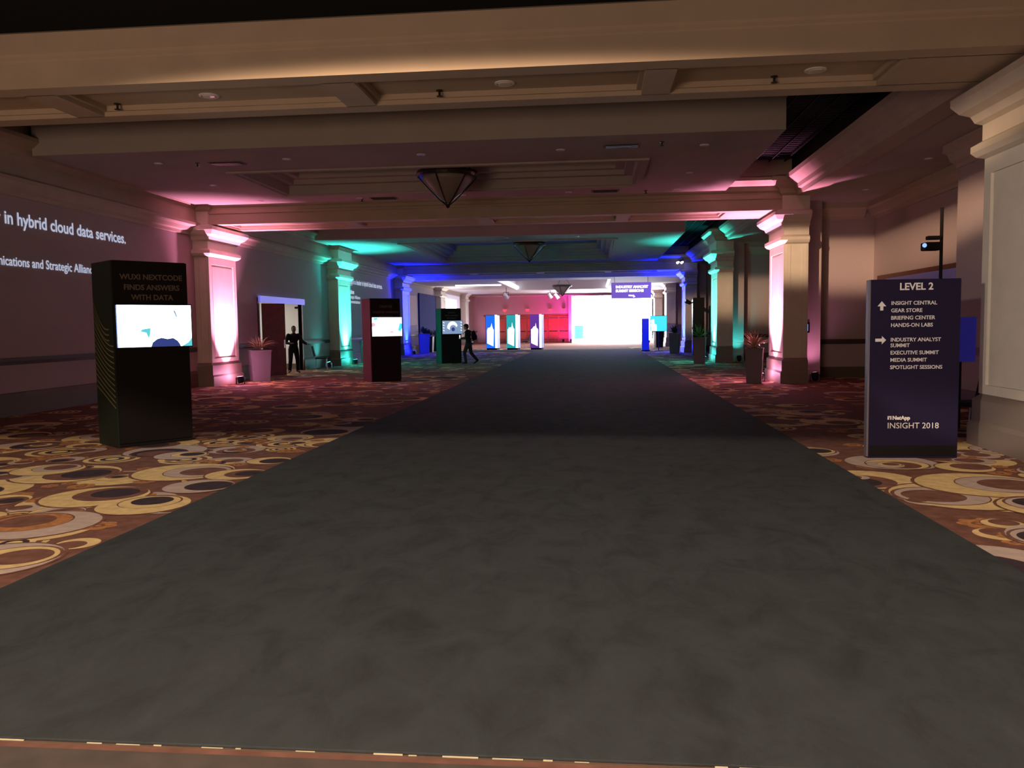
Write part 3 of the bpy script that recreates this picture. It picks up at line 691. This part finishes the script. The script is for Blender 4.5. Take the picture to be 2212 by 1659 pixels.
# ------------------------------------------------------------------ planters
def planter(x, y, kind, label, ht=.95, wd=.42, rz=0.0, mat_p=None):
    t = thing('potted_plant', label, 'potted plant', (x, y, 0), rz)
    b = bmesh.new(); w0, w1 = wd * .42, wd * .5
    loft_rect(b, [(0, 0), (w1 - w0, ht - .04), (w1 - w0 + .015, ht - .04), (w1 - w0 + .015, ht)], -w0, w0, -w0, w0); new_obj('planter_box', bevel(fixn(b), .006, 1), mat_p or M['planter'], t)
    new_obj('soil', bx(-w0, w0, -w0, w0, ht, ht + .01), M['soil'], t)
    b = bmesh.new(); n, L, wl, droop, m = {'spiky': (70, .85, .035, .42, 'leaft'), 'agave': (22, .62, .08, .2, 'leafg'), 'bush': (110, .75, .07, .4, 'leafd'), 'tall': (44, .85, .05, .2, 'leafg')}[kind]
    rnd = random.Random(hash((round(x, 1), round(y, 1))) & 1023)
    for k in range(n):
        a = rnd.uniform(0, 6.283); up = rnd.uniform(.45, 1.5); l = L * rnd.uniform(.6, 1.1)
        d = Vector((math.cos(a) * math.cos(up), math.sin(a) * math.cos(up), math.sin(up))); sd = Vector((-math.sin(a), math.cos(a), 0)) * wl * .5
        p = Vector((rnd.uniform(-.05, .05), rnd.uniform(-.05, .05), ht + .01)); prev = None
        for q in range(6):
            u = q / 5; c = p + d * l * u + Vector((0, 0, -1)) * (droop * l * u * u)
            wq = (1 - u) ** .7 * (1 if q else .6) + .02
            vs = (b.verts.new(c - sd * wq), b.verts.new(c + Vector((0, 0, .008 * wq))), b.verts.new(c + sd * wq))
            if prev: b.faces.new((prev[0], prev[1], vs[1], vs[0])); b.faces.new((prev[1], prev[2], vs[2], vs[1]))
            prev = vs
    new_obj('foliage', b, M[m], t)
planter(-10.45, 25.05, 'spiky', 'spiky tan plant in a grey square planter by the left pink pillar', .98, .62, .6)
planter(-10.35, 37.2, 'agave', 'green agave in a grey planter by the left teal pillar', 1.05, .6, .5)
planter(-10.25, 49.4, 'bush', 'bushy plant in a planter by the left blue pillar', 1.2, .65, .3)
planter(4.30, 22.95, 'spiky', 'spiky tan plant in a grey square planter by the right pink pillar', .95, .46, -.25)
planter(4.22, 34.1, 'tall', 'leafy green plant in a grey planter by the right teal pillar', 1.05, .5, -.2)
planter(4.35, 46.0, 'bush', 'bushy plant in a grey planter by the right blue pillar', 1.1, .55, -.2)
planter(4.35, 57.2, 'spiky', 'pale spiky plant in a dark planter by the right white pillar', 1.1, .55, .2, M['darkm'])

# ------------------------------------------------------------------ far left wall between blue and white pillars
tag(new_obj('drape_panel', bevel(bx(WL + .02, WL + .1, 53.0, 58.6, 0, 3.8), .01, 1), M['drape']), 'tall navy drape panel on the left wall past the blue pillar', 'drape')
tag(new_obj('wall_panel', bevel(bx(WL + .01, WL + .06, 50.2, 52.3, 1.7, 3.6), .01, 1), M['reddoor']), 'dark red upright panel on the left wall beside the blue pillar', 'panel')
for i, (x, y, nm) in enumerate(((-10.7, 51.8, 'nearest the blue pillar'), (-10.6, 53.9, 'middle of the row'), (-10.7, 56.3, 'nearest the white pillar'))):
    planter(x + .25, y, 'bush', 'dark bushy plant in front of the navy drape, %s' % nm, 1.0, .6, .1 * i, M['darkm'])
t = thing('lit_sign', 'glaring white lit sign high on the far left lobby wall', 'sign', (0, 0, 0))
new_obj('panel', bevel(bx(WL + .01, WL + .09, 61.2, 69.2, 2.2, 4.1), .02, 2), M['whitepan'], t)
new_obj('glowing_face', bx(WL + .09, WL + .10, 62.2, 67.6, 2.9, 3.75), M['wglow'], t)

# ------------------------------------------------------------------ lightboxes
def lightbox(x, y, mface, label, wd=.80, dp=.5):
    t = thing('lightbox', label, 'lightbox', (x, y, 0), math.radians(-14))
    new_obj('base', bx(.03, wd - .03, .03, dp - .03, 0, .12), M['kblack'], t)
    new_obj('casing', bevel(bx(0, wd, .012, dp, .12, 2.32), .005, 1), M['lside'], t)
    fc = new_obj('print_face', bx(.0, wd - .16, 0, .012, .12, 2.32), mface, t)
    # skyline of light rising from the bottom of the face
    b = bmesh.new(); W = wd - .22; rnd = random.Random(int(x * 10))
    top = [(.07 + (W - .08) * k / 12, 1.5 + rnd.uniform(-.04, .08) - .16 * abs(k / 6 - 1) ** 2 + .30 * math.exp(-((k - 8) / .8) ** 2)) for k in range(13)]
    bot = [(.07 + (W - .08) * (k / 12) * .9, .44 - .20 * (k / 12)) for k in range(12, -1, -1)]
    vs = [b.verts.new((p[0], -.003, p[1])) for p in top + bot]; b.faces.new(vs[::-1])
    new_obj('glow_print', b, M['lglow'], fc)
    new_obj('edge_light', bx(wd - .16, wd - .0, -.004, .012, .12, 2.36), M['scrl'], t)
lightbox(-7.28, 55.6, M['lblue'], 'blue freestanding lightbox, leftmost of three at the end of the corridor')
lightbox(-5.87, 55.4, M['lteal'], 'teal freestanding lightbox, middle of three at the end of the corridor')
lightbox(-4.27, 55.2, M['lpurp'], 'purple freestanding lightbox, rightmost of three at the end of the corridor')

# ------------------------------------------------------------------ end wall: doors, sconces, LED wall
bm = bmesh.new(); box(bm, -10.7, -2.4, ENDY - .05, ENDY, 2.52, 2.62); struct('trim_9', bm, M['woodred'])
for i in range(8):
    x0 = -10.55 + i * 1.02
    t = thing('door_%d' % (4 + i), None, None, (x0, ENDY - .08, 0)); t['kind'] = 'structure'
    new_obj('door_leaf', bevel(bx(.02, 1.0, 0, .06, .01, 2.48), .01, 1), M['woodred'], t)
    b = bmesh.new(); box(b, .1, .92, -.02, 0, 2.25, 2.32); box(b, .1, .92, -.02, 0, .2, .3); new_obj('rail_strip', b, M['base'], t)
    new_obj('push_bar', bevel(bx(.1, .9, -.07, -.02, .98, 1.06), .01, 1), M['darkm'], t)
for i, x in enumerate((-8.6, -6.4, -4.2, -2.9)):
    t = thing('wall_sconce', 'small red glowing wall sconce above the end doors, %s' % ('leftmost', 'second from left', 'second from right', 'rightmost')[i], 'wall lamp', (x, ENDY, 3.05), 0, 'sconces on the end wall')
    b = bmesh.new(); lathe(b, [(.05, -.12), (.16, -.02), (.20, .1), (.2, .12), (.15, .1)], 0, -.2, 16); new_obj('shade', fixn(b), M['sconce'], t)
    new_obj('bracket', bx(-.03, .03, -.12, 0, -.06, .02), M['darkm'], t)
# magenta pilaster, then the LED wall
bm = bmesh.new(); box(bm, -2.45, -1.95, ENDY - .6, ENDY, 0, zl); struct('trim_10', bm, M['whitepan'])
t = thing('led_wall', 'huge glaring white LED video wall at the end of the corridor', 'video wall', (0, 0, 0))
new_obj('screen_face', bx(-1.95, 5.0, 73.5, 73.6, .12, 4.1), M['ledwhite'], t)
new_obj('frame', bx(-2.0, 5.02, 73.6, 73.75, 0, 4.15), M['whitepan'], t)
new_obj('picture_block', bx(-1.75, -.98, 73.47, 73.5, .35, 1.55), M['ledcy'], t)
new_obj('picture_block', bx(-1.55, -1.38, 73.45, 73.47, .35, 1.2), M['ledcyd'], t)
# lobby light
light('lobby_light', 'AREA', (-3, 57, 4.3), (-3, 57.5, 0), 260, (.85, .80, 1), 6, 170, sy=8)
light('lobby_light', 'AREA', (-.5, 69, 4.3), (-.5, 69, 0), 700, (.95, .90, 1), 6, 150, sy=5)
light('lobby_light', 'AREA', (-8.5, 66, 4.3), (-8.5, 66, 0), 160, (.86, .76, 1), 3, 170, sy=6)
# pink / magenta wash on the end wall and its corner
for i, (x, pw, col, nm) in enumerate(((-2.9, 900, (1, .05, .42), 'rightmost'), (-5.0, 420, (1, .07, .34), 'second from right'), (-7.4, 200, (1, .22, .40), 'second from left'), (-9.8, 260, (1, .38, .58), 'leftmost'))):
    LED['e%d' % i] = col; LM['e%d' % i] = mat('lens_end_%d' % i, (.2, .2, .2), .3, emit=col, es=4)
    par_light(x, 77.6, 0, (x, ENDY, 2.4), 'red uplight on the floor by the end doors, %s' % nm, 'e%d' % i, pw, 110, group='uplights along the end wall')
LED['mag'] = (1, .05, .9); LM['mag'] = mat('lens_mag', (.2, .2, .2), .3, emit=(1, .05, .9), es=4)
par_light(-2.2, 78.6, 0, (-2.2, ENDY - .6, 2.0), 'magenta uplight at the foot of the pilaster left of the LED wall', 'mag', 900, 50, group='uplights along the end wall')

# hanging stage spots in the lobby
def hung_spot(x, y, z, label, aim):
    t = thing('hanging_spotlight', label, 'spotlight', (x, y, z))
    q = (Vector(aim) - Vector((x, y, z))).normalized().to_track_quat('Z', 'Y').to_matrix().to_4x4()
    b = bmesh.new(); lathe(b, [(.09, -.28), (.12, -.25), (.13, 0), (.16, .18), (.155, .18)], seg=18); bmesh.ops.transform(b, matrix=q, verts=b.verts); new_obj('housing', fixn(b), M['whitepan'], t)
    b = bmesh.new(); lathe(b, [(.14, .181), (.14, .186)], seg=18); bmesh.ops.transform(b, matrix=q, verts=b.verts); new_obj('lens', fixn(b), M['cove'], t)
    b = bmesh.new(); tube(b, [(0, 0, .1), (0, 0, zl - z)], .02, 8); box(b, -.2, -.17, -.02, .02, -.05, .3); box(b, .17, .2, -.02, .02, -.05, .3); box(b, -.2, .2, -.02, .02, .28, .31); new_obj('bracket', b, M['darkm'], t)
hung_spot(-6.4, 60.5, 3.75, 'white hanging spotlight, leftmost under the far lobby ceiling', (-4, 66, 0))
hung_spot(-3.55, 67.5, 3.95, 'white hanging spotlight, left one of the pair before the LED wall', (-1, 68, 0))
hung_spot(-3.0, 67.5, 3.9, 'white hanging spotlight, right one of the pair before the LED wall', (0, 68, 0))

# ------------------------------------------------------------------ hanging sign
t = thing('hanging_sign', 'purple hanging direction sign with two white lines of text under the low ceiling', 'sign', (1.02, 50.2, 3.15))
new_obj('board', bevel(bx(0, 2.36, 0, .1, 0, .95), .006, 1), M['hsign'], t)
for s, sz, z in (('INDUSTRY ANALYST', .205, .62), ('SUMMIT SESSIONS', .205, .39)):
    tb = text_bm(s, sz, 'LEFT', .003, bold=.012); moved(tb, .26, -.004, z); new_obj('text_line', tb, M['hsigntxt'], t)
b = bmesh.new(); vs = [(1.42, .10), (1.30, .24), (1.30, .20), (1.02, .22), (1.02, .14), (1.30, .12), (1.30, .05)]
b.faces.new([b.verts.new((x, -.004, z)) for x, z in vs]); new_obj('arrow', b, M['hsigntxt'], t)
for x in (.2, 2.16):
    b = bmesh.new(); tube(b, [(x, .05, .95), (x, .05, 1.27)], .012, 8); new_obj('hanging_rod', b, M['darkm'], t)

# blue kiosk, cyan screen, black tower on the right
t = thing('kiosk', 'plain bright blue freestanding tower at the right edge of the runner end', 'kiosk', (2.66, 50.0, 0))
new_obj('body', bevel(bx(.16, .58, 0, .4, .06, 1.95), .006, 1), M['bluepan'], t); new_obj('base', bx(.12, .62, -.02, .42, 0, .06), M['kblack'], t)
t = thing('display_screen', 'cyan glowing television on a stand between the blue tower and white pillar', 'display', (3.35, 50.3, 0), .05)
new_obj('frame', bevel(bx(-.02, .98, 0, .06, 1.16, 2.1), .01, 1), M['kblack'], t)
b = bmesh.new(); poly_f(b, [(.0, 1.18), (.96, 1.18), (.96, 2.08), (0, 2.08)], -.001, 0); poly_f(b, [(.02, 1.2), (.36, 1.2), (.36, 1.55), (.22, 1.62), (.2, 1.9), (.02, 1.85)], -.002, 1)
new_obj('screen', b, [M['scrcy'], M['scr2']], t)
b = bmesh.new(); tube(b, [(.48, .08, 0), (.48, .08, 1.6)], .03, 10); new_obj('pole', b, M['darkm'], t)
b = bmesh.new(); box(b, .2, .76, -.15, .3, 0, .03); new_obj('base', b, M['darkm'], t)
t = thing('display_tower', 'tall black tower between the right teal and blue pillars', 'tower', (4.92, 42.3, 0))
new_obj('cabinet', bevel(bx(0, .55, 0, .5, 0, 2.9), .01, 1), M['kblack'], t)
new_obj('side_panel', bx(-.012, 0, .03, .47, .1, 2.8), M['darkm'], t)
t = thing('spotlight', 'black spotlight clamped to the top of the black tower', 'spotlight', (4.775, 42.17, 2.62))
b = bmesh.new(); tube(b, [(-.25, -.05, .12), (.0, 0, 0)], [.11, .08], 14); new_obj('housing', b, M['darkm'], t)
b = bmesh.new(); tube(b, [(0, 0, 0), (.14, .12, .05)], .03, 8); new_obj('clamp', b, M['darkm'], t)
b = bmesh.new(); tube(b, [(-.252, -.0505, .121), (-.256, -.051, .122)], .09, 14); new_obj('lens', b, M['lens'], t)
# moving light on a tall pole (near alcove) + pair of glints under third beam
t = thing('projector', 'black projector with a blue lens clamped high on a pole in the near right alcove', 'projector', (6.34, 16.45, 2.95), .0)
new_obj('body', bevel(bx(-.16, .14, -.12, .16, 0, .15), .02, 2), M['kblack'], t)
new_obj('top_bracket', bevel(bx(-.1, .14, -.05, .08, .2, .27), .01, 1), M['kblack'], t)
b = bmesh.new(); tube(b, [(-.165, -.08, .09), (-.18, -.10, .09)], .04, 14); new_obj('lens', b, mat('blue_lens', (.1, .2, .4), .1, emit=(.3, .5, 1), es=1.2), t)
t = thing('light_pole', 'slim black pole carrying the projector in the near right alcove', 'pole', (6.52, 16.5, 0))
b = bmesh.new(); tube(b, [(0, 0, .02), (0, 0, 3.75)], .03, 12); new_obj('tube', b, M['kblack'], t)
b = bmesh.new(); lathe(b, [(.3, 0), (.3, .02), (.05, .04)], seg=20); new_obj('base', fixn(b), M['kblack'], t)
t = thing('spotlight', 'pair of small white lamps under the blue lit beam end at right', 'spotlight', (4.72, 46.4, 4.98))
for q in (-.1, .12):
    b = bmesh.new(); tube(b, [(q, 0, 0), (q - .1, -.12, -.06)], [.05, .07], 10); new_obj('lamp_head', b, M['cove'], t)
new_obj('bracket', bx(-.14, .16, -.01, .03, 0, .12), M['darkm'], t)

# ------------------------------------------------------------------ people
def fused(name, chains, m, parent, voxel=.012, extra=None, smooth=6):
    """tapered limbs and joints melted into one continuous closed surface"""
    bm = bmesh.new()
    for ch in chains:
        for i, p in enumerate(ch):
            ell(bm, p[:3], (p[3],) * 3)
            if i:
                q = ch[i - 1]
                if (Vector(p[:3]) - Vector(q[:3])).length > .004: tube(bm, [q[:3], p[:3]], [q[3], p[3]], 16)
    if extra: extra(bm)
    me = bpy.data.meshes.new(name); bm.to_mesh(me); bm.free(); me.materials.append(m)
    o = bpy.data.objects.new(name, me); C.objects.link(o)
    md = o.modifiers.new('r', 'REMESH'); md.mode = 'VOXEL'; md.voxel_size = voxel
    if smooth: sm = o.modifiers.new('s', 'SMOOTH'); sm.factor = .5; sm.iterations = smooth
    dg = bpy.context.evaluated_depsgraph_get(); dg.update()
    me2 = bpy.data.meshes.new_from_object(o.evaluated_get(dg)); o.modifiers.clear(); o.data = me2
    for p in me2.polygons: p.use_smooth = True
    if parent: o.parent = parent
    return o
def ell(bm, c, r, rot=None):
    res = bmesh.ops.create_icosphere(bm, subdivisions=3, radius=1)
    mtx = Matrix.Translation(c) @ (rot or Matrix.Identity(4)) @ Matrix.Diagonal((*r, 1))
    bmesh.ops.transform(bm, matrix=mtx, verts=res['verts'])
def person(x, y, rz, label, P, cap=False, trousers='cloth2'):
    """local frame: faces +X, y left; P joint dictionary"""
    t = thing('person', label, 'person', (x, y, 0), rz)
    hd = Vector(P['head'])
    def hand(side):
        w_, h_ = Vector(P['wri' + side]), Vector(P['hand' + side]); d = (h_ - w_).normalized()
        n = d.cross(Vector((0, 0, 1))); n = n.normalized() if n.length > .1 else Vector((0, 1, 0)); u = n.cross(d)
        ch = []
        for k in (-1, 0, 1): ch.append([(*(w_ + n * k * .010), .021), (*(w_ + d * .085 + n * k * .022), .016)])   # palm
        for k, l in enumerate((.062, .078, .072, .056)):
            b0 = w_ + d * .085 + n * (k - 1.5) * .020; m1 = b0 + d * l * .55 - u * .005; e = m1 + d * l * .38 - u * l * .30
            ch.append([(*b0, .0098), (*m1, .009), (*e, .0082)])
        b0 = w_ + d * .03 - n * .028
        ch.append([(*b0, .012), (*(b0 + d * .035 - n * .022), .0105), (*(b0 + d * .062 - n * .026), .009)])
        return ch
    def headx(bm):
        ell(bm, hd, (.098, .076, .118)); ell(bm, hd + Vector((.025, 0, -.068)), (.066, .054, .058))
        ell(bm, hd + Vector((.100, 0, -.020)), (.020, .013, .028), )                  # nose
        for s in (1, -1):
            ell(bm, hd + Vector((-.005, s * .078, -.015)), (.018, .011, .030))      # ears
            ell(bm, hd + Vector((.088, s * .032, .020)), (.012, .020, .008))        # brows
            ell(bm, hd + Vector((.040, s * .045, -.035)), (.04, .024, .03))         # cheeks
        ell(bm, hd + Vector((.090, 0, -.066)), (.011, .026, .007))                    # lips
        ell(bm, hd + Vector((.078, 0, -.105)), (.022, .022, .016))                    # chin
        ell(bm, P['chest'], (.105, .155, .17)); ell(bm, P['waist'], (.095, .13, .12)); ell(bm, P['pel'], (.11, .15, .12))
    pel, chs, nek = P['pel'], P['chest'], P['neck']
    chains = [[(*chs, .09), (*nek, .056), (hd[0] - .015, hd[1], hd[2] - .06, .054)]]
    for s in 'LR':
        chains.append([(*P['hip' + s], .085), (*P['knee' + s], .056), (*P['ank' + s], .038), (*P['toe' + s], .030)])
        chains.append([(*P['sho' + s], .056), (*P['elb' + s], .041), (*P['wri' + s], .026)]); chains += hand(s)
    fused('body', chains, M['skin'], t, .0065, headx, 3)
    # clothing
    def coat(bm):
        ell(bm, chs, (.130, .185, .19)); ell(bm, P['waist'], (.125, .16, .15)); ell(bm, (pel[0], pel[1], pel[2] + .02), (.135, .175, .12))
    ch = [[(*chs, .10), (*[(a * .75 + b * .25) for a, b in zip(nek, chs)], .078)]]
    for s in 'LR': ch.append([(*[(a * .5 + b * .5) for a, b in zip(P['sho' + s], chs)], .10), (*P['sho' + s], .076), (*P['elb' + s], .060), (*P['wri' + s], .044)])
    fused('jacket', ch, M['cloth'], t, .011, coat, 5)
    def hips(bm): ell(bm, pel, (.13, .17, .11))
    ch = []
    for s in 'LR': ch.append([(*P['hip' + s], .102), (*P['knee' + s], .076), (*P['ank' + s], .062)])
    fused('trousers', ch, M[trousers], t, .011, hips, 5)
    for s in 'LR':
        a, b_ = Vector(P['ank' + s]), Vector(P['toe' + s]); b = bmesh.new()
        d = (b_ - a); d.z = 0; d.normalize(); ang = math.atan2(d.y, d.x)
        tilt = P.get('tilt' + s, 0)
        mt = Matrix.Translation((a.x, a.y, 0)) @ Matrix.Rotation(ang, 4, 'Z') @ Matrix.Translation((.0, 0, a.z - .075)) @ Matrix.Rotation(tilt, 4, 'Y')
        ell(b, (.065, 0, .038), (.130, .045, .036)); ell(b, (-.01, 0, .06), (.055, .043, .055)); ell(b, (.06, 0, .012), (.138, .048, .012))
        bmesh.ops.transform(b, matrix=mt, verts=b.verts); new_obj('shoe', b, M['shoe'], t, smooth=False)
    b = bmesh.new(); ell(b, hd + Vector((-.022, 0, .030)), (.097, .084, .105)); ell(b, hd + Vector((-.045, 0, -.03)), (.066, .074, .06))
    new_obj('hair', b, M['hair'], t, smooth=True)
    if cap:
        b = bmesh.new(); ell(b, hd + Vector((-.005, 0, .065)), (.108, .092, .075)); ell(b, hd + Vector((.11, 0, .052)), (.07, .07, .010)); new_obj('cap', b, M['cloth'], t, smooth=True)
    return t
P1 = dict(pel=(0, 0, .92), waist=(0, .01, 1.06), chest=(.02, .02, 1.28), neck=(.03, .02, 1.46), head=(.06, .02, 1.60),
          hipL=(0, .09, .86), kneeL=(.05, .13, .48), ankL=(.0, .14, .09), toeL=(.13, .17, .035), hipR=(0, -.09, .86), kneeR=(.04, -.12, .48), ankR=(-.02, -.15, .09), toeR=(.11, -.19, .035),
          shoL=(.02, .18, 1.38), elbL=(.06, .32, 1.16), wriL=(.20, .44, 1.06), handL=(.26, .50, 1.06), shoR=(.02, -.17, 1.38), elbR=(.0, -.27, 1.12), wriR=(.17, -.14, 1.08), handR=(.24, -.06, 1.10))
person(-11.02, 29.55, math.radians(-62), 'person in black standing in the left doorway with one arm stretched out', P1)
P2 = dict(pel=(0, 0, .90), waist=(.0, 0, 1.05), chest=(.02, 0, 1.28), neck=(.05, 0, 1.46), head=(.10, 0, 1.595),
          hipL=(.02, .085, .85), kneeL=(.16, .09, .49), ankL=(.10, .09, .09), toeL=(.23, .09, .035), hipR=(-.02, -.085, .85), kneeR=(-.08, -.09, .47), ankR=(-.36, -.09, .16), toeR=(-.26, -.09, .055), tiltR=.55,
          shoL=(.03, .18, 1.38), elbL=(.05, .22, 1.12), wriL=(.28, .14, 1.10), handL=(.35, .10, 1.12), shoR=(.02, -.18, 1.38), elbR=(.03, -.23, 1.12), wriR=(.26, -.15, 1.12), handR=(.33, -.10, 1.15))
px, py_, pr = -5.42, 35.5, math.radians(172)
person(px, py_, pr, 'person in dark clothes with a cap walking past the farthest kiosk', P2, cap=True, trousers='cloth3')
t = thing('backpack', 'black backpack on the walking person', 'backpack', (px, py_, 0), pr)
b = bmesh.new(); ell(b, (-.235, 0, 1.22), (.11, .15, .22)); new_obj('bag', b, M['kblack'], t, smooth=True)
b = bmesh.new(); ell(b, (-.335, 0, 1.15), (.05, .11, .12)); new_obj('front_pocket', b, M['kblack'], t, smooth=True)
for s in (1, -1):
    b = bmesh.new(); tube(b, [(-.16, s * .1, 1.38), (.02, s * .12, 1.47), (.185, s * .11, 1.33), (.165, s * .12, 1.15), (-.14, s * .13, 1.08)], .016, 8); new_obj('strap', b, M['kblack'], t)
t = bpy.data.objects.new('phone', None); bpy.data.objects.remove(t)
b = bmesh.new(); box(b, -.012, .012, -.045, .045, -.08, .08)
tag(new_obj('phone', bevel(b, .004, 1), M['scrl'], loc=(px + math.cos(pr) * .39 + .0, py_ + math.sin(pr) * .39, 1.17), rotz=pr), 'lit phone held by the walking person with the cap', 'phone')
